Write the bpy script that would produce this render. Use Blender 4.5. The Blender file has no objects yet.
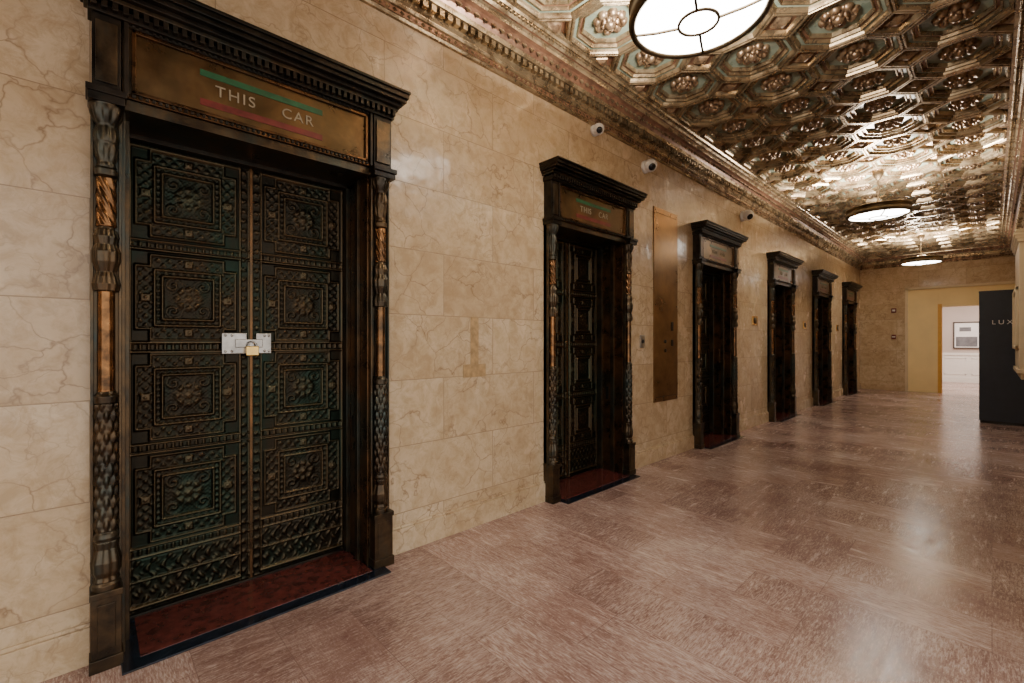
import bpy, math, numpy as np
from mathutils import Vector
rad=math.radians
scene=bpy.context.scene
# ------------------------------------------------------------ helpers
def link(o,parent=None):
    scene.collection.objects.link(o)
    if parent: o.parent=parent
    return o
def empty(name,loc=(0,0,0)):
    e=bpy.data.objects.new(name,None); e.empty_display_size=.1; e.location=loc
    return link(e)
class MB:
    def __init__(s): s.v=[];s.f=[];s.m=[];s.sm=[];s.att={}
    def add(s,vs,fs,m=0,smooth=False):
        b=len(s.v); s.v+= [tuple(map(float,p)) for p in vs]
        for f in fs: s.f.append(tuple(i+b for i in f)); s.m.append(m); s.sm.append(smooth)
    def box(s,x0,x1,y0,y1,z0,z1,m=0):
        if x0>x1:x0,x1=x1,x0
        if y0>y1:y0,y1=y1,y0
        if z0>z1:z0,z1=z1,z0
        s.add([(x0,y0,z0),(x1,y0,z0),(x1,y1,z0),(x0,y1,z0),(x0,y0,z1),(x1,y0,z1),(x1,y1,z1),(x0,y1,z1)],
          [(0,3,2,1),(4,5,6,7),(0,1,5,4),(1,2,6,5),(2,3,7,6),(3,0,4,7)],m)
    def grid(s,P,m=0,smooth=True,closed=False):
        n,k=P.shape[:2]; fs=[]
        for i in range(n-1):
            for j in range(k if closed else k-1):
                j2=(j+1)%k
                fs.append((i*k+j,i*k+j2,(i+1)*k+j2,(i+1)*k+j))
        s.add(P.reshape(-1,3).tolist(),fs,m,smooth)
    def lathe(s,prof,c=(0,0,0),n=24,m=0,axis='z',smooth=True):
        a=np.linspace(0,2*math.pi,n,endpoint=False)
        P=np.zeros((len(prof),n,3))
        for i,(r,h) in enumerate(prof):
            ca=np.cos(a)*r; sa=np.sin(a)*r
            if axis=='z': P[i]=np.stack([ca+c[0],sa+c[1],np.full(n,h+c[2])],1)
            elif axis=='x': P[i]=np.stack([np.full(n,h+c[0]),ca+c[1],sa+c[2]],1)
            else: P[i]=np.stack([sa+c[0],np.full(n,h+c[1]),ca+c[2]],1)
        s.grid(P,m,smooth,True)
    def build(s,name,mats,parent=None,bevel=0,loc=(0,0,0)):
        me=bpy.data.meshes.new(name); me.from_pydata(s.v,[],s.f)
        me.polygons.foreach_set('material_index',s.m); me.polygons.foreach_set('use_smooth',s.sm)
        for mt in mats: me.materials.append(mt)
        me.update()
        o=bpy.data.objects.new(name,me); o.location=loc; link(o,parent)
        if bevel:
            b=o.modifiers.new('bevel','BEVEL'); b.width=bevel; b.segments=2; b.limit_method='ANGLE'; b.angle_limit=rad(50)
        return o
def inst(src,name,parent,loc=(0,0,0)):
    o=bpy.data.objects.new(name,src.data); o.location=loc; link(o,parent)
    for m in src.modifiers:
        if m.type=='BEVEL':
            b=o.modifiers.new('bevel','BEVEL'); b.width=m.width; b.segments=2; b.limit_method='ANGLE'; b.angle_limit=m.angle_limit
    return o
# ------------------------------------------------------------ materials
class NT:
    def __init__(s,name):
        s.mat=bpy.data.materials.new(name); s.mat.use_nodes=True
        s.t=s.mat.node_tree; s.b=s.t.nodes['Principled BSDF']
        s.tc=s.t.nodes.new('ShaderNodeTexCoord')
    def n(s,typ,**k):
        nd=s.t.nodes.new(typ)
        for a,v in k.items(): setattr(nd,a,v)
        return nd
    def l(s,a,b): s.t.links.new(a,b)
    def mapping(s,scale=(1,1,1),rot=(0,0,0),loc=(0,0,0),src=None):
        m=s.n('ShaderNodeMapping'); m.inputs['Scale'].default_value=scale; m.inputs['Rotation'].default_value=rot; m.inputs['Location'].default_value=loc
        s.l(src or s.tc.outputs['Object'],m.inputs['Vector']); return m.outputs[0]
    def noise(s,vec,scale,detail=4,rough=.55,dist=0):
        n=s.n('ShaderNodeTexNoise'); n.inputs['Scale'].default_value=scale; n.inputs['Detail'].default_value=detail
        n.inputs['Roughness'].default_value=rough; n.inputs['Distortion'].default_value=dist
        s.l(vec,n.inputs['Vector']); return n.outputs['Fac']
    def ramp(s,fac,stops):
        r=s.n('ShaderNodeValToRGB'); e=r.color_ramp.elements
        while len(e)<len(stops): e.new(.5)
        for el,(p,c) in zip(e,stops):
            el.position=p; el.color=(c if len(c)==4 else (*c,1)) if hasattr(c,'__len__') else (c,c,c,1)
        s.l(fac,r.inputs[0]); return r.outputs[0]
    def mix(s,fac,a,b,mode='MIX'):
        m=s.n('ShaderNodeMix',data_type='RGBA',blend_type=mode)
        for sock,v in ((m.inputs[0],fac),(m.inputs[6],a),(m.inputs[7],b)):
            if hasattr(v,'links'): s.l(v,sock)
            elif sock==m.inputs[0]: sock.default_value=v
            else: sock.default_value=(*v,1)
        return m.outputs[2]
    def math(s,op,a,b=0,c=None):
        m=s.n('ShaderNodeMath',operation=op)
        for i,v in enumerate((a,b)):
            if hasattr(v,'links'): s.l(v,m.inputs[i])
            else: m.inputs[i].default_value=v
        return m.outputs[0]
    def bump(s,h,strength=.3,dist=.01,normal=None):
        b=s.n('ShaderNodeBump'); b.inputs['Strength'].default_value=abs(strength); b.invert=strength<0; b.inputs['Distance'].default_value=dist
        s.l(h,b.inputs['Height'])
        if normal: s.l(normal,b.inputs['Normal'])
        s.l(b.outputs[0],s.b.inputs['Normal']); return b.outputs[0]
    def set(s,**k):
        names={'col':'Base Color','met':'Metallic','ro':'Roughness','spec':'Specular IOR Level','coat':'Coat Weight','cro':'Coat Roughness','em':'Emission Color','es':'Emission Strength'}
        for a,v in k.items():
            so=s.b.inputs[names[a]]
            if hasattr(v,'links'): s.l(v,so)
            elif hasattr(v,'__len__'): so.default_value=(*v,1)
            else: so.default_value=v
        return s.mat
def simple(name,col,ro=.5,met=0,var=.15,scale=12,bump=0):
    m=NT(name); o=m.tc.outputs['Object']
    f=m.noise(o,scale,3)
    c=m.mix(m.ramp(f,[(.3,0.),(.7,1.)]),tuple(x*(1-var) for x in col),tuple(min(1,x*(1+var)) for x in col))
    m.set(col=c,ro=ro,met=met)
    if bump: m.bump(m.noise(o,scale*4,2),bump,.004)
    return m.mat
def marble_wall(name,axis='y',joints=True):
    m=NT(name); o=m.tc.outputs['Object']
    sp=m.n('ShaderNodeSeparateXYZ'); m.l(o,sp.inputs[0])
    cb=m.n('ShaderNodeCombineXYZ'); m.l(sp.outputs['Y' if axis=='y' else 'X'],cb.inputs[0]); m.l(m.math('SUBTRACT',sp.outputs['Z'],.24-4.1),cb.inputs[1])
    br=m.n('ShaderNodeTexBrick'); m.l(cb.outputs[0],br.inputs['Vector'])
    br.inputs['Scale'].default_value=1; br.inputs['Brick Width'].default_value=.86; br.inputs['Row Height'].default_value=.41
    br.inputs['Mortar Size'].default_value=.0025; br.inputs['Mortar Smooth'].default_value=.3; br.offset=.5
    br.inputs['Color1'].default_value=(0,0,0,1); br.inputs['Color2'].default_value=(1,1,1,1); br.inputs['Mortar'].default_value=(.5,.5,.5,1)
    off=m.n('ShaderNodeVectorMath',operation='SCALE'); m.l(br.outputs['Color'],off.inputs[0]); off.inputs['Scale'].default_value=3.7
    ad=m.n('ShaderNodeVectorMath',operation='ADD'); m.l(o,ad.inputs[0]); m.l(off.outputs[0],ad.inputs[1]); V=ad.outputs[0]
    base=m.ramp(m.noise(V,1.8,5,.62,.6),[(.25,(.49,.355,.215)),(.5,(.61,.475,.315)),(.75,(.71,.59,.43))])
    mott=m.noise(V,11,6,.74,.5)
    base=m.mix(m.ramp(mott,[(.38,.7),(.58,0.)]),base,(.44,.31,.175))
    def veins(scale,w,st):
        wn=m.n('ShaderNodeTexNoise'); wn.inputs['Scale'].default_value=2.6; wn.inputs['Detail'].default_value=5; m.l(V,wn.inputs['Vector'])
        sc=m.n('ShaderNodeVectorMath',operation='SCALE'); m.l(wn.outputs['Color'],sc.inputs[0]); sc.inputs['Scale'].default_value=.6
        a2=m.n('ShaderNodeVectorMath',operation='ADD'); m.l(V,a2.inputs[0]); m.l(sc.outputs[0],a2.inputs[1])
        vo=m.n('ShaderNodeTexVoronoi',feature='DISTANCE_TO_EDGE'); vo.inputs['Scale'].default_value=scale; m.l(a2.outputs[0],vo.inputs['Vector'])
        return m.ramp(vo.outputs['Distance'],[(.0,st),(w*.4,st*.4),(w,0.)])
    fade=m.ramp(m.noise(V,2.5,3),[(.36,.05),(.58,1.)])
    fade2=m.ramp(m.noise(V,4.1,2),[(.48,0.),(.62,1.)])
    c=m.mix(m.math('MULTIPLY',veins(3.6,.024,.85),fade),base,(.27,.17,.095))
    c=m.mix(m.math('MULTIPLY',veins(9.5,.030,.6),fade2),c,(.33,.22,.13))
    c=m.mix(.14,c,br.outputs['Color'],'SOFT_LIGHT')
    if joints: c=m.mix(m.math('MULTIPLY',br.outputs['Fac'],.65),c,(.23,.15,.085))
    m.set(col=c,ro=m.ramp(m.noise(o,3,3),[(.3,.14),(.7,.30)]))
    b1=m.bump(m.noise(o,5,2),.28,.03)
    if joints: m.bump(br.outputs['Fac'],-.4,.002,b1)
    return m.mat
def bronze(name,lo,hi,patina=(.05,.085,.055),pat=.35,ro=(.3,.5),relief=False,scale=6,bump=.25,met=.9,up=.30):
    m=NT(name); o=m.tc.outputs['Object']
    f=m.noise(o,scale,4,.65,.3)
    c=m.mix(m.ramp(f,[(.35,0.),(.68,1.)]),lo,hi)
    p=m.ramp(m.noise(m.mapping((1,1,.5)),3.3,4,.65),[(.46,0.),(.62,pat)])
    c=m.mix(p,c,patina)
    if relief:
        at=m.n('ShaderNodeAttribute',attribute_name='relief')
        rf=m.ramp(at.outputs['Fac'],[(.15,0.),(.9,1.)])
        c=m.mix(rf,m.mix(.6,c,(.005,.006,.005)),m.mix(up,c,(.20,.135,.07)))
    m.set(col=c,met=met,ro=m.ramp(f,[(.3,ro[0]),(.7,ro[1])]))
    if bump: m.bump(m.noise(o,60,2,.6),bump,.003)
    return m.mat

M_wall=marble_wall('beige_marble_y','y'); M_wallx=marble_wall('beige_marble_x','x')
M_base=marble_wall('beige_marble_base','y',False)
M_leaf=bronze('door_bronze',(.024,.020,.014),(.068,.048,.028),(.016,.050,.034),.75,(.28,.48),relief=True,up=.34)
M_frame=bronze('frame_bronze',(.040,.032,.024),(.15,.098,.052),(.045,.072,.070),.65,(.26,.46))
M_corn=bronze('cornice_dark_bronze',(.020,.017,.015),(.062,.047,.035),(.035,.045,.04),.4,(.3,.5))
M_copper=bronze('copper_shaft',(.065,.034,.018),(.34,.165,.065),(.045,.045,.032),.8,(.12,.3),scale=14,bump=.2)
M_copper2=bronze('copper_trim_dark',(.06,.032,.017),(.23,.115,.048),(.045,.045,.03),.6,(.2,.4),scale=7,bump=.1)
M_sign=bronze('sign_bronze',(.105,.062,.028),(.24,.145,.062),(.10,.08,.04),.5,(.25,.4),scale=4,bump=.05,met=.8)
M_green=simple('sign_green_enamel',(.02,.11,.045),.4,0,.35,14); M_red=simple('sign_red_enamel',(.17,.025,.02),.4,0,.35,14)
M_letter=simple('letter_cream',(.34,.29,.20),.5)
M_steel=simple('lock_steel',(.40,.385,.36),.32,.9,.25,20,.1); M_brass=simple('padlock_brass',(.70,.47,.16),.25,1,.1,20)
M_redstone=simple('red_sill_stone',(.10,.024,.020),.12,0,.5,22); M_blackstone=simple('black_sill_stone',(.008,.012,.022),.12,0,.5,20)
M_cgold=bronze('ceiling_gilt_bronze',(.18,.12,.065),(.54,.42,.26),(.24,.20,.13),.4,(.2,.36),scale=7,bump=.2,met=.72)
M_cred=bronze('ceiling_red_bronze',(.15,.07,.045),(.30,.16,.095),(.1,.07,.04),.4,(.25,.42),scale=9,bump=.2,met=.4)
M_cgreen=bronze('ceiling_green_glaze',(.15,.20,.155),(.27,.32,.25),(.28,.27,.19),.35,(.2,.38),scale=5,bump=.1,met=0)
M_crose=bronze('ceiling_rosette_bronze',(.12,.065,.038),(.42,.29,.17),(.26,.2,.13),.4,(.25,.42),scale=25,bump=.2,met=.6)
M_white=simple('white_plastic',(.85,.84,.82),.35,0,.03); M_blk=simple('black_lens',(.01,.01,.012),.1)
M_pan=bronze('call_panel_bronze',(.18,.095,.035),(.33,.19,.07),(.18,.12,.06),.3,(.25,.38),scale=3,bump=.03)
M_tan=simple('tan_patch',(.41,.275,.135),.6,0,.25,25,.2)
M_navy=simple('navy_laminate',(.026,.034,.052),.45,0,.1)
M_cream=simple('cream_paint',(.66,.55,.38),.45,0,.06,6,.05)
M_yel=simple('yellow_paint_with_glow',(.90,.72,.38),.6,0,.06,2)  # yellow paint, its colour raised to carry the lit glow of the passage
M_trimy=simple('ochre_trim',(.70,.38,.07),.5,0,.08)
M_rw=simple('white_paint',(.80,.77,.72),.6,0,.03,2)
M_mauve=simple('mauve_grey_paint',(.50,.42,.37),.6,0,.05,2)
M_dkwood=simple('dark_frame_wood',(.04,.03,.025),.4)
M_paper=simple('print_paper',(.85,.84,.82),.7,0,.1,3)
M_grey=simple('print_grey_ink',(.16,.16,.17),.7,0,.3,6)
M_rod=bronze('pendant_bronze',(.07,.05,.03),(.16,.11,.06),(.1,.08,.05),.3,(.3,.45),bump=.05)
def emis(name,col,st):
    m=NT(name); f=m.noise(m.tc.outputs['Object'],3,2)
    m.set(col=(.8,.78,.72),ro=.3,em=m.mix(f,col,tuple(x*.95 for x in col)),es=st); return m.mat
M_glass=emis('opal_glass_lit',(1,.95,.88),20)
def floor_mat():
    m=NT('pink_travertine_floor'); o=m.tc.outputs['Object']
    br=m.n('ShaderNodeTexBrick'); m.l(o,br.inputs['Vector']); br.offset=0.5
    br.inputs['Scale'].default_value=1; br.inputs['Brick Width'].default_value=.61; br.inputs['Row Height'].default_value=.305
    br.inputs['Mortar Size'].default_value=.0018; br.inputs['Color1'].default_value=(0,0,0,1); br.inputs['Color2'].default_value=(1,1,1,1); br.inputs['Mortar'].default_value=(.5,.5,.5,1)
    sel=m.ramp(br.outputs['Color'],[(.42,0.),(.58,1.)])
    def streak(sc,d=8,r=.8,ds=.25): return m.noise(m.mapping(sc),1,d,r,ds)
    st=m.mix(sel,streak((20,3.2,1)),streak((3.2,20,1)))
    fine=m.mix(sel,streak((130,20,1),4,.8,.6),streak((20,130,1),4,.8,.6))
    big=m.noise(o,1.3,5,.6)
    fac=m.ramp(m.math('ADD',st,m.math('MULTIPLY',m.math('SUBTRACT',big,.5),.6)),[(.32,0.),(.50,.5),(.68,1.)])
    c=m.mix(fac,(.215,.110,.088),(.43,.29,.245))
    c=m.mix(m.ramp(m.math('ADD',fine,m.math('MULTIPLY',m.math('SUBTRACT',big,.5),.45)),[(.48,0.),(.62,.75)]),c,(.63,.51,.46))
    c=m.mix(m.ramp(fine,[(.34,.4),(.45,0.)]),c,(.15,.068,.055))
    c=m.mix(.30,c,br.outputs['Color'],'SOFT_LIGHT')
    wear=m.ramp(m.noise(o,70,5,.9),[(.53,0.),(.64,.5)])
    c=m.mix(wear,c,(.59,.47,.42))
    c=m.mix(m.math('MULTIPLY',br.outputs['Fac'],.45),c,(.14,.07,.055))
    m.set(col=c,ro=m.ramp(st,[(.35,.14),(.65,.31)]))
    m.bump(st,.08,.004)
    return m.mat
M_floor=floor_mat()

# ------------------------------------------------------------ dimensions
WL=-2.5; WR=.40; Y0=-5.0; Y1=15.55; CH=3.6; CW=.29; YR=2.6
DOORS=[0]+[2.695+2.67*i for i in range(5)]
SC=[1]+[.94]*5
FW=1.295; OA=.095; OB=1.18; OH=2.30
b=MB(); b.box(-3.1,7.0,Y0-.1,21,-.1,0,0); b.build('floor',[M_floor])  # unseen part beyond the right wall added to block light from below
b=MB(); ZT=3.75
ys=[Y0]
for d,k in zip(DOORS,SC): ys+= [d+OA*k,d+OB*k]
ys.append(Y1+.2)
for i in range(0,len(ys),2): b.box(WL-.42,WL,ys[i],ys[i+1],0,ZT)
for d,k in zip(DOORS,SC): b.box(WL-.42,WL,d+OA*k,d+OB*k,OH,ZT)
b.build('wall_left',[M_wall])
b=MB()
es=[Y0]
for d,k in zip(DOORS,SC): es+=[d,d+FW*k]
es.append(Y1)
for i in range(0,len(es),2):
    b.box(WL,WL+.022,es[i],es[i+1],0,.15); b.box(WL,WL+.012,es[i],es[i+1],.15,.165)
b.build('baseboard_left',[M_base],bevel=.003)
b=MB(); b.box(WR,WR+.25,YR,Y1+.2,0,ZT); b.box(WR,WR+.25,Y0,YR,2.75,ZT); b.build('wall_right',[M_wall])  # unseen near part opened to let daylight in, header lowered to dim upper wall
b=MB(); b.box(WR-.022,WR,YR,Y1,0,.15); b.build('baseboard_right',[M_base],bevel=.003)
b=MB(); b.box(WL,WR,Y0-.2,Y0,0,ZT); b.build('wall_near',[M_wallx])  # unseen end wall, put in behind the camera for the lighting
b=MB(); b.box(WL,-1.555,Y1,Y1+.3,0,ZT); b.box(-1.555,WR,Y1,Y1+.3,2.69,ZT); b.build('wall_back',[M_wallx])
b=MB(); b.box(WL+.03,-1.56,Y1-.022,Y1,0,.15); b.build('baseboard_back',[M_base],bevel=.003)
b=MB(); b.box(-1.555,-.93,Y1+.05,Y1+.2,0,2.69); b.box(-.93,.12,Y1+.05,Y1+.2,2.23,2.69); b.box(.12,WR,Y1+.05,Y1+.2,0,2.69)
b.box(-.935,-.86,Y1+.03,Y1+.22,0,2.24,1); b.box(.05,.125,Y1+.03,Y1+.22,0,2.24,1); b.box(-.86,.05,Y1+.03,Y1+.22,2.17,2.24,0)
b.box(-1.555,-1.5,Y1-.01,Y1+.06,0,2.69,2); b.box(-1.555,WR,Y1-.01,Y1+.06,2.64,2.70,2)
b.build('wall_passage',[M_yel,M_trimy,M_cream],bevel=.003)
# far room
b=MB(); RY=20.2
b.box(-2.4,1.9,RY,RY+.15,0,2.9,1); b.box(-2.55,-2.4,Y1+.3,RY+.15,0,2.9,1); b.box(1.9,2.0,Y1+.3,RY+.15,0,2.9,1)
b.box(-2.55,2.0,Y1+.2,RY+.15,2.9,3.0,0)
b.build('wall_far_room',[M_rw,M_mauve])
b=MB(); b.box(-2.4,1.9,RY-.03,RY,.86,.94,0); b.box(-2.4,1.9,RY-.02,RY,0,.16,0); b.box(-2.4,1.9,RY-.008,RY,.16,.86,0)
for x in np.arange(-2.3,1.7,.62):
    b.box(x,x+.5,RY-.02,RY,.25,.27); b.box(x,x+.5,RY-.02,RY,.76,.78); b.box(x,x+.02,RY-.02,RY,.25,.78); b.box(x+.48,x+.5,RY-.02,RY,.25,.78)
b.build('trim_far_room',[M_rw])
P=empty('framed_picture',(-.55,RY-.03,1.5))
b=MB(); b.box(-.28,.28,0,.03,-.4,.4,1); 
for a in ((-.3,-.27,-.42,.42),(.27,.3,-.42,.42),(-.3,.3,-.42,-.39),(-.3,.3,.39,.42)): b.box(a[0],a[1],-.02,.03,a[2],a[3],0)
b.box(-.24,.24,-.004,0,-.36,-.05,2); b.box(-.16,.1,-.004,0,.12,.25,2)
b.build('frame_and_print',[M_dkwood,M_paper,M_grey],P)
la=bpy.data.lights.new('far_room_panel_light','AREA'); la.energy=170; la.size=2.2; la.color=(1,.88,.80)
lo=bpy.data.objects.new('far_room_panel_light',la); lo.location=(-.3,18,2.88); link(lo)

# ------------------------------------------------------------ ceiling
C=.58; h=C/2; e=h-.17
b=MB()
def octa(a):
    k=e/h
    return [(a,-a*k),(a,a*k),(a*k,a),(-a*k,a),(-a,a*k),(-a,-a*k),(-a*k,-a),(a*k,-a)]
rings=[(.290,0,0),(.283,-.012,0),(.272,-.012,0),(.264,0,0),(.258,.018,2),(.238,.020,0),(.232,.010,0),(.225,.010,0),(.218,.034,1),(.204,.036,0),(.198,.026,0),(.190,.026,0),(.184,.056,2),(.12,.062,2),(.0001,.062,2)]
for (a0,z0,m0),(a1,z1,_) in zip(rings[:-1],rings[1:]):
    p=octa(a0);q=octa(a1)
    vs=[(x,y,z0) for x,y in p]+[(x,y,z1) for x,y in q]
    b.add(vs,[(i,8+i,8+(i+1)%8,(i+1)%8) for i in range(8)],m0)
dr=[(1,0,0),(.93,-.011,0),(.84,-.011,0),(.78,0,0),(.72,.024,1),(.44,.024,3),(.36,.004,3),(.18,-.012,3),(0.001,-.02,3)]
for sx in (-1,1):
    for sy in (-1,1):
        for (k0,z0,m0),(k1,z1,_) in zip(dr[:-1],dr[1:]):
            vs=[]
            for k,z in ((k0,z0),(k1,z1)):
                vs+=[(sx*(h-.17*k),sy*h,z),(sx*h,sy*(h-.17*k),z)]
            b.add(vs,[(0,1,3,2)],m0)
def ros(r0,zt,m):
    n=64; a=np.linspace(0,2*math.pi,n,endpoint=False)
    rs=np.array([1,.98,.9,.78,.64,.56,.54,.46,.38,.32,.30,.2,.1,.01])
    P=np.zeros((len(rs),n,3))
    for i,r in enumerate(rs):
        ph=4*a if r>.55 else 4*a+math.pi/2
        pet=np.abs(np.cos(ph))**.6
        rr=r0*r*np.where(r>.3,.76+.24*pet,1)
        if r>.55: z=zt-.010-.036*math.sin(math.pi*min(1,(1-r)/.45))*(.1+.9*pet)
        elif r>.31: z=zt-.022-.034*math.sin(math.pi*min(1,(.55-r)/.24))*(.1+.9*pet)
        else: z=np.full(n,zt-.02-.05*math.sqrt(max(0,1-(r/.33)**2)))
        if r==1: z=np.full(n,zt)
        P[i]=np.stack([rr*np.cos(a),rr*np.sin(a),np.broadcast_to(z,(n,))],1)
    b.grid(P,m,True,True)
ros(.128,.062,3)
NY=35
o=b.build('ceiling',[M_cgold,M_cred,M_cgreen,M_crose],loc=(WL+CW+h,Y1-CW-C/2-C*(NY-1),CH))
for ax,n in ((0,4),(1,NY)):
    md=o.modifiers.new('array','ARRAY'); md.count=n; md.use_relative_offset=False; md.use_constant_offset=True
    md.constant_offset_displace=(C,0,0) if ax==0 else (0,C,0)
b=MB(); b.box(WL,WR,Y0,Y1,CH+.1,CH+.2); b.build('ceiling_slab',[M_rw])
prof=[(0,3.27),(.02,3.27),(.028,3.285),(.02,3.30),(.02,3.335),(.032,3.34),(.04,3.352),(.032,3.365),(.045,3.38),(.045,3.435),(.095,3.437),(.10,3.45),(.105,3.465),(.12,3.49),(.15,3.515),(.175,3.525),(.18,3.545),(.195,3.555),(.21,3.555),(.225,3.572),(.245,3.578),(.26,3.57),(.27,3.585),(.291,3.588),(.291,3.62)]
pm=[0,0,0,1,0,0,0,0,0,0,0,0,1,1,1,0,0,1,0,0,0,0,0,0]
def cornice(name,fn,L0,L1):
    b=MB()
    for i in range(len(prof)-1):
        (d0,z0),(d1,z1)=prof[i],prof[i+1]
        b.add([fn(L0,d0,z0),fn(L1,d0,z0),fn(L1,d1,z1),fn(L0,d1,z1)],[(0,1,2,3)],pm[i])
    def bx(l0,l1,d0,d1,z0,z1,m=0):
        pts=[fn(l,d,z) for z in (z0,z1) for (l,d) in ((l0,d0),(l1,d0),(l1,d1),(l0,d1))]
        b.add(pts,[(0,3,2,1),(4,5,6,7),(0,1,5,4),(1,2,6,5),(2,3,7,6),(3,0,4,7)],m)
    for l in np.arange(L0,L1-.03,.062): bx(l,l+.036,.045,.085,3.392,3.434)
    def bead(l,d,z,rl,rd,rz,m):
        pts=[fn(l-rl,d,z),fn(l+rl,d,z),fn(l,d,z+rz),fn(l,d,z-rz),fn(l,d+rd*.7,z-rd*.7)]
        b.add(pts,[(0,2,4),(2,1,4),(1,3,4),(3,0,4)],m,False)
    for l in np.arange(L0,L1,.075): bead(l,.133,3.50,.030,.03,.028,0)
    for l in np.arange(L0,L1,.05): bead(l,.02,3.318,.018,.016,.016,0)
    for l in np.arange(L0,L1,.04): bead(l,.235,3.574,.015,.014,.012,0)
    b.build(name,[M_cgold,M_cred])
cornice('trim_cornice_left',lambda l,d,z:(WL+d,l,z),Y0,Y1)
cornice('trim_cornice_right',lambda l,d,z:(WR-d,l,z),Y0,Y1)
cornice('trim_cornice_back',lambda l,d,z:(l,Y1-d,z),WL,WR)

# ------------------------------------------------------------ elevator doors
LW=(OB-OA+.02)/2; LH=2.27
def leaf(b_list,y0):
    nx,nz=130,500
    u=np.linspace(0,LW,nx); v=np.linspace(0,LH,nz)
    U,V=np.meshgrid(u,v)
    H=np.zeros_like(U)
    def ridge(d,w,hh): return hh*np.clip(1-(np.abs(d)/w)**2,0,1)
    cu=LW/2
    for cy in (2.0,1.5,1.02,.53):
        du=np.abs(U-cu); dv=np.abs(V-cy)
        d0=np.minimum(np.maximum(du-.150,dv-.205),np.maximum(du-.205,dv-.150))
        d1=np.maximum(du-.135,dv-.135); d2=np.maximum(du-.105,dv-.105)
        H=np.where(d0<0,H+.004,H)
        H=np.maximum(H,ridge(d0,.007,.013))
        H=np.maximum(H,ridge(d1,.007,.017))
        H=np.where((d1<-.006)&(d2>.006),.004+.003*np.sin(U*210)*np.sin(V*210),H)
        H=np.where((d1>.008)&(d0<-.008),.003+.006*np.clip(np.sin((U-cu)*140)*np.cos((V-cy)*140)+.4*np.sin(U*280)*np.sin(V*260),0,1),H)
        H=np.maximum(H,ridge(d2,.007,.021))
        x=U-cu; y=V-cy
        r=np.hypot(x,y); th=np.arctan2(y,x)
        orn=.011*np.exp(-(r/.022)**2)+.009*np.exp(-((r-.045)/.014)**2)*(.25+.75*np.abs(np.cos(4*th)))
        # four scrolls in the corners
        ax_,ay_=np.abs(x)-.062,np.abs(y)-.062
        rc=np.hypot(ax_,ay_); tc_=np.arctan2(ay_,ax_)
        orn=orn+.008*np.clip(np.cos(rc*240-tc_*1.0),0,1)*np.exp(-(rc/.034)**2)+.003*np.clip(np.sin(x*330)*np.sin(y*330),0,1)
        H=np.where(d2<-.007,orn+.001,H)
        for a_,b_ in ((cu-.17,cy),(cu+.17,cy),(cu,cy-.17),(cu,cy+.17)):
            rr=np.maximum(np.abs(U-a_)-.018,np.abs(V-b_)-.018); H=np.maximum(H,np.where(rr<0,.012,0)); H=np.maximum(H,.018*np.exp(-(np.hypot(U-a_,V-b_)/.01)**2))
    for zc in (1.75,1.26,.775,.285,2.235):
        for s_ in (-.022,.022): H=np.maximum(H,ridge(V-zc-s_,.006,.019))
        m=np.abs(V-zc)<.014
        H=np.where(m,.004+.007*np.clip(np.cos((U-cu)*200),0,1),H)
    m=V<.25
    H=np.where(m,.003+.007*np.clip(np.sin(U*100)*np.sin(V*85)+.5*np.sin(U*210+3*np.sin(V*70)),0,1),H)
    H=np.maximum(H,ridge(V-.03,.012,.02)); H=np.maximum(H,ridge(V-.15,.007,.014))
    for uu in (.050,LW-.050,.008,LW-.008): H=np.maximum(H,ridge(U-uu,.005,.019))
    m=(U<.044)&(U>.014)|(U>LW-.044)&(U<LW-.014)
    H=np.where(m,.003+.007*np.clip(np.cos(V*120)*np.cos((U-.029)*90)+.35*np.sin(V*300)*np.sin(U*330),0,1),H)
    P=np.stack([H,U+y0,V+.012],-1)
    b_list.append((P,H))
bl=[]; leaf(bl,OA-.01); leaf(bl,OA-.01+LW)
b=MB()
for P_,_ in bl: b.grid(P_,0,True)
leafobj=b.build('door_leaves',[M_leaf],loc=(-.27,0,0))
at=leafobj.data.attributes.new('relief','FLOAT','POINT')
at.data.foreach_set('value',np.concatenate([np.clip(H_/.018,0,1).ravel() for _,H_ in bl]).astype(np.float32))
b=MB(); b.box(-.34,-.271,OA-.01,OB+.01,0,OH,0); yc=(OA+OB)/2
b.box(-.27,-.246,yc-.007,yc+.007,.012,2.28,1)
for zz in (1.75,1.26,.775): b.box(-.27,-.251,OA,OB,zz-.002,zz+.002,2)
stile=b.build('meeting_stile',[M_leaf,M_copper2,M_frame],bevel=.002)
b=MB()
for y0 in (0,OB):
    y1=y0+ (OA if y0==0 else FW-OB)
    b.box(0,.035,y0,y1,0,OH,0)
    b.box(0,.10,y0+.002,y1-.002,0,.30,0); b.box(0,.108,y0-.004,y1+.004,.0,.05,0); b.box(0,.106,y0-.003,y1+.003,.285,.31,0)
    b.box(.10,.104,y0+.02,y1-.02,.08,.26,0)
    b.box(0,.115,y0-.008,y1+.008,2.245,2.30,1); b.box(0,.125,y0-.014,y1+.014,2.275,2.30,1)
    b.box(0,.085,y0+.004,y1-.004,2.30,2.60,1)
    b.box(.085,.095,y0+.015,y1-.015,2.33,2.57,0)
b.box(0,.055,0,.010,.30,2.25,0); b.box(0,.055,FW-.010,FW,.30,2.25,0)
b.box(0,.055,OA-.010,OA,.30,2.25,0); b.box(0,.055,OB,OB+.010,.30,2.25,0)
b.box(-.34,.03,OA-.005,OA+.012,0,OH,0); b.box(-.34,.03,OB-.012,OB+.005,0,OH,2)
b.box(-.10,-.06,OA+.012,OA+.03,0,OH,0); b.box(-.10,-.06,OB-.03,OB-.012,0,OH,0)
b.box(-.27,-.20,OA+.012,OA+.035,0,OH,0); b.box(-.27,-.20,OB-.035,OB-.012,0,OH,0)
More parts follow.
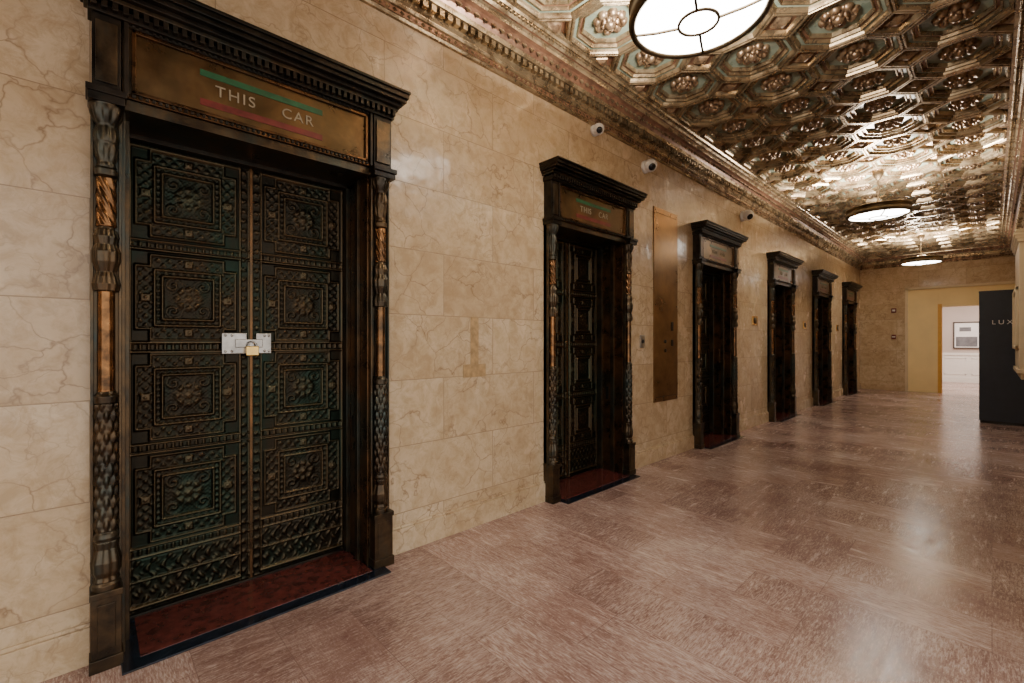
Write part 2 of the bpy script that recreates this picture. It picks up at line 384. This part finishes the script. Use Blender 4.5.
b.box(-.34,.06,OA,OB,2.255,2.31,0); b.box(-.27,-.2,OA,OB,2.235,2.26,1)
b.box(-.16,-.13,OB-.02,OB-.010,.72,.85,1); b.box(-.17,-.12,OB-.016,OB-.011,1.0,1.2,2)
b.box(0,.06,OA,OB,2.295,2.62,0)
b.box(.06,.075,OA+.01,OB-.01,2.30,2.318,2); b.box(.06,.075,OA+.01,OB-.01,2.592,2.61,1)
b.box(.06,.088,OA+.005,OA+.02,2.30,2.61,1); b.box(.06,.088,OB-.02,OB-.005,2.30,2.61,1)
b.box(.06,.080,OA+.03,OB-.03,2.322,2.336,2); b.box(.06,.080,OA+.03,OB-.03,2.572,2.586,2)
b.box(.06,.080,OA+.03,OA+.044,2.322,2.586,2); b.box(.06,.080,OB-.044,OB-.03,2.322,2.586,2)
b.box(.055,.066,OA+.044,OB-.044,2.336,2.572,3)
for y in np.arange(OA+.03,OB-.03,.022):
    for z in (2.311,2.600): b.box(.075,.084,y,y+.012,z-.007,z+.007,1)
b.box(0,.10,-.008,FW+.008,2.60,2.635,1)
for y in np.arange(0,FW-.01,.032): b.box(.10,.125,y,y+.018,2.612,2.645,1)
b.box(0,.125,-.02,FW+.02,2.645,2.662,0); b.box(0,.15,-.03,FW+.03,2.662,2.68,1)
b.box(0,.18,-.045,FW+.045,2.68,2.70,1); b.box(0,.195,-.052,FW+.052,2.70,2.725,1); b.box(0,.205,-.058,FW+.058,2.725,2.74,1)
sur=b.build('bronze_surround',[M_frame,M_corn,M_copper2,M_sign],bevel=.003)
pr=[(.30,.045),(.33,.045),(.34,.038),(.36,.034),(.38,.041),(.42,.043),(.47,.032),(.50,.037),(.515,.041),(.53,.037),(.54,.031),(1.05,.031),(1.055,.038),(1.08,.040),(1.09,.032),(1.10,.028),(1.50,.027),(1.505,.036),(1.53,.041),(1.56,.034),(1.58,.026),(1.62,.040),(1.66,.041),(1.69,.030),(1.72,.037),(1.74,.030),(1.76,.026),(1.96,.026),(1.965,.037),(1.99,.037),(2.0,.027),(2.06,.028),(2.10,.037),(2.13,.033),(2.16,.030),(2.22,.046),(2.25,.054)]
hz=np.array([p[0] for p in pr]); rz=np.array([p[1] for p in pr])
H=np.unique(np.concatenate([np.linspace(.30,2.25,520),hz]))
na=48; A=np.linspace(0,2*math.pi,na,endpoint=False)
R=np.interp(H,hz,rz)
Hg,Ag=np.meshgrid(H,A,indexing='ij'); Rg=np.repeat(R[:,None],na,1)
def seg(a,b_): return (Hg>a)&(Hg<b_)
Rg=Rg+np.where(seg(.54,1.05),.010*np.abs(np.sin(4*Ag+Hg*36)*np.sin(4*Ag-Hg*36)),0)
Rg=Rg+np.where(seg(.34,.50),.006*np.abs(np.cos(4*Ag)),0)
Rg=Rg+np.where(seg(1.50,1.75),.006*np.abs(np.cos(5*Ag)),0)
Rg=Rg+np.where(seg(1.76,1.96),.007*np.abs(np.sin(3*Ag+Hg*50)),0)
Rg=Rg+np.where(seg(2.0,2.25),.008*np.abs(np.cos(4*Ag))*np.abs(np.sin(Hg*42)),0)
b=MB()
for cy in (OA/2,(OB+FW)/2):
    P_=np.stack([.055+Rg*np.cos(Ag),cy+Rg*np.sin(Ag),Hg],-1)
    i0=int(np.searchsorted(H,1.10)); i1=int(np.searchsorted(H,1.50)); i2=int(np.searchsorted(H,1.76)); i3=int(np.searchsorted(H,1.96))
    b.grid(P_[:i0+1],0,True,True); b.grid(P_[i0:i1+1],1,True,True); b.grid(P_[i1:i2+1],0,True,True); b.grid(P_[i2:i3+1],1,True,True); b.grid(P_[i3:],0,True,True)
col=b.build('colonettes',[M_frame,M_copper])
b=MB()
s0,s1,t0,t1=.09,1.235,-.27,.19
b.box(t0,t1,s0,s1,0,.008,1); b.box(t0,t1-.075,s0+.06,s1-.075,.004,.010,0)
b.box(-.28,-.24,OA,OB,.008,.02,2)
sill=b.build('stone_sill',[M_redstone,M_blackstone,M_corn],bevel=.002)
b=MB(); b.box(.066,.069,.36,.90,2.498,2.526,0); b.box(.066,.069,.36,.90,2.366,2.396,1)
strp=b.build('sign_stripes',[M_green,M_red])
def text(name,body,size,loc,rot,parent,mat,extr=.0015,sp=1.0):
    c=bpy.data.curves.new(name,'FONT'); c.body=body; c.size=size; c.extrude=extr; c.space_character=sp; c.align_x='CENTER'; c.align_y='CENTER'
    c.materials.append(mat); o=bpy.data.objects.new(name,c); o.location=loc; o.rotation_euler=rot; link(o,parent); return o
parts=[leafobj,stile,sur,col,sill,strp]
for i,d in enumerate(DOORS):
    P=empty('elevator_door',(WL,d,0)); P.scale=(1,SC[i],1)
    for p in parts:
        if i==0: p.parent=P
        else: inst(p,p.name,P,p.location)
    text('sign_lettering','THIS    CAR',.070,(.069,.635,2.446),(rad(90),0,rad(90)),P,M_letter,sp=1.22)
P=empty('padlock_and_hasp',(WL-.245,.0,1.29))
b=MB()
b.box(0,.006,.50,.615,-.055,.055,0); b.box(0,.006,.66,.735,-.055,.055,0); b.box(.006,.014,.56,.69,-.022,.022,0)
for y in (.515,.545,.70,.722):
    for z in (-.042,.042): b.lathe([(.0001,.010),(.006,.009),(.007,.006)],(0,y,z),10,0,'x')
b.box(.015,.04,.605,.665,-.065,-.015,1)
ar=np.linspace(0,math.pi,12)
ring=np.array([[(.0275+.005*math.cos(q),.635+(.02+.005*math.sin(q))*math.cos(a_),-.015+(.024+.005*math.sin(q))*math.sin(a_)) for q in np.linspace(0,2*math.pi,8,endpoint=False)] for a_ in ar])
b.grid(ring,0,True,True)
b.build('hasp_plates_and_lock',[M_steel,M_brass],P,bevel=.003)

# ------------------------------------------------------------ pendants
def pendant(y):
    P=empty('pendant_light',(-1.05,y,3.0)); P.scale=(1.07,1.07,1.07)
    b=MB()
    b.lathe([(.0001,-.030),(.08,-.029),(.16,-.022),(.24,-.010),(.30,.004)],n=48,m=0)
    b.build('opal_glass',[M_glass],P)
    b=MB()
    b.lathe([(.298,.012),(.298,-.004),(.31,-.010),(.325,-.006),(.33,.004),(.33,.03),(.322,.036),(.322,.075),(.33,.08),(.33,.095),(.315,.10),(.305,.095),(.305,.012)],n=56,m=0)
    b.lathe([(.085,-.028),(.085,-.036),(.097,-.036),(.097,-.026)],n=40,m=0)
    for k in range(4):
        a_=rad(20+90*k); c,s=math.cos(a_),math.sin(a_)
        for (r0,z0,r1,z1) in ((.095,-.034,.20,-.024),(.20,-.024,.305,-.004)):
            w=.006; vs=[]
            for r,z in ((r0,z0),(r1,z1)):
                for dz in (0,.008):
                    for sg in (-1,1): vs.append((r*c-sg*w*s,r*s+sg*w*c,z+dz-.003))
            b.add(vs,[(0,1,5,4),(2,6,7,3),(0,4,6,2),(1,3,7,5),(0,2,3,1),(4,5,7,6)],0)
    for k in range(3):
        a_=rad(30+120*k); c,s=math.cos(a_),math.sin(a_)
        vs=[]
        for r,z in ((.02,.16),(.31,.092)):
            for dz in (0,.008):
                for sg in (-1,1): vs.append((r*c-sg*.005*s,r*s+sg*.005*c,z+dz))
        b.add(vs,[(0,1,5,4),(2,6,7,3),(0,4,6,2),(1,3,7,5),(0,2,3,1),(4,5,7,6)],0)
    b.lathe([(.0001,.10),(.03,.11),(.035,.15),(.02,.18),(.011,.20),(.011,.44),(.02,.45),(.045,.49),(.06,.52),(.062,.562)],n=24,m=0)
    b.build('bronze_frame',[M_rod],P)
    l=bpy.data.lights.new('uplight','AREA'); l.shape='DISK'; l.size=.5; l.energy=175; l.color=(1,.90,.79)
    o=bpy.data.objects.new('uplight',l); o.location=(0,0,.06); o.rotation_euler=(math.pi,0,0); link(o,P)
for y in (2.32,7.75,13.1,-3.0): pendant(y)  # last one hangs unseen behind the camera, added to light the near end

# ------------------------------------------------------------ wall items
def cctv(y,z,k=1):
    P=empty('dome_security_camera',(WL,y,z)); b=MB()
    b.lathe([(.0001,0),(.05*k,0),(.05*k,.02),(.035*k,.03)],n=24,m=0,axis='x')
    prof=[(.052*k*math.sin(t),-.052*k*math.cos(t)+.055*k) for t in np.linspace(.02,math.pi-.02,14)]
    b.lathe(prof,n=24,m=0,axis='x')
    c=Vector((.055*k,0,0)); d=Vector((.62,-.55,-.56)).normalized()   # lens looks back along the hall
    u=d.orthogonal().normalized(); w_=d.cross(u)
    n=18
    P_=np.array([[tuple(c+d*(.054*k*math.cos(t))+(u*math.cos(q)+w_*math.sin(q))*(.054*k*math.sin(t))) for q in np.linspace(0,2*math.pi,n,endpoint=False)] for t in (.01,.2,.4,.55)])
    b.grid(P_,1,True,True)
    b.build('camera_body',[M_white,M_blk],P)
cctv(3.37,3.23,1.0); cctv(4.25,3.13,1.3); cctv(6.95,3.13,1.5)
P=empty('elevator_call_panel',(WL,4.43,0)); b=MB()
b.box(0,.012,0,.53,.64,2.76,0); b.box(.012,.016,.03,.50,2.70,2.705,1); b.box(.012,.016,.03,.50,.69,.695,1)
b.lathe([(.0001,.024),(.018,.022),(.022,.012)],(0,.24,1.30),18,1,'x'); b.lathe([(.0001,.024),(.018,.022),(.022,.012)],(0,.24,1.20),18,1,'x')
b.box(.012,.018,.37,.42,1.42,1.52,1); b.box(.012,.018,.37,.42,1.25,1.32,1)
for y in (.03,.50):
    for z in (.67,2.73,1.7): b.lathe([(.0001,.016),(.006,.015),(.008,.012)],(0,y,z),10,1,'x')
b.build('panel',[M_pan,M_corn],P,bevel=.003)
def plate(name,y,z,w,hh,mat,mat2):
    P=empty(name,(WL,y,z)); b=MB(); b.box(0,.012,-w/2,w/2,-hh/2,hh/2,0); b.lathe([(.0001,.02),(w*.22,.018),(w*.25,.012)],n=16,m=1,axis='x')
    b.build('plate',[mat,mat2],P,bevel=.002)
plate('call_button_plate',4.20,1.30,.08,.13,M_steel,M_blk)
for y in (7.45,10.15,12.85): plate('call_button_plate',y,1.62,.22,.14,M_brass,M_corn)
P=empty('wall_patch',(WL,1.98,0)); b=MB(); b.box(0,.003,-.035,.035,1.14,1.47,0); b.box(0,.004,-.10,.10,1.05,1.14,0); b.build('patch',[M_tan],P)
P=empty('fire_alarm_strobe',(-1.78,Y1,2.12)); b=MB(); b.box(-.05,.05,-.04,0,-.06,.06,0); b.box(-.03,.03,-.055,-.04,-.025,.025,1); b.build('body',[M_red,M_white],P,bevel=.005)
P=empty('fire_pull_station',(-1.78,Y1,1.42)); b=MB(); b.box(-.045,.045,-.04,0,-.06,.06,0); b.box(-.035,.035,-.05,-.04,-.01,.015,1); b.build('body',[M_red,M_white],P,bevel=.005)
P=empty('freestanding_sign_cabinet',(0,10.4,0)); b=MB()
b.box(-.143,.36,0,.40,.04,2.10,0); b.box(-.13,.35,.015,.385,0,.04,1); b.box(-.146,.363,-.003,.403,2.085,2.105,0)
b.build('cabinet',[M_navy,M_blk],P,bevel=.004)
text('lettering','LUXE',.095,(.145,-.003,1.60),(rad(90),0,0),P,M_white,sp=1.5)
P=empty('wall_directory_cabinet',(WR,8.5,0)); b=MB()
b.box(-.17,0,0,1.3,.95,2.55,0)
for k,(z,p) in enumerate(((2.55,.185),(2.59,.20),(2.63,.215),(2.67,.20))): b.box(-p,0,-.02,1.32,z,z+.04,0)
b.box(-.19,0,-.01,1.31,.90,.95,0); b.box(-.15,0,.05,1.25,.82,.90,0)
b.box(-.20,-.17,.05,1.25,1.95,2.0,0); b.box(-.20,-.17,.05,1.25,1.2,1.25,0); b.box(-.20,-.17,.05,.1,1.2,2.0,0); b.box(-.20,-.17,1.2,1.25,1.2,2.0,0)
b.build('cabinet',[M_cream],P,bevel=.006)

w=bpy.data.worlds.new('world'); scene.world=w; w.use_nodes=True
w.node_tree.nodes['Background'].inputs[0].default_value=(1,.94,.87,1); w.node_tree.nodes['Background'].inputs[1].default_value=1.95
cam=bpy.data.cameras.new('camera'); cam.sensor_width=36; cam.lens=450/1024*36; cam.clip_start=.02
co=bpy.data.objects.new('camera',cam); co.location=(0,0,1.3); co.rotation_euler=(rad(90),0,rad(46.85)); link(co)
scene.camera=co
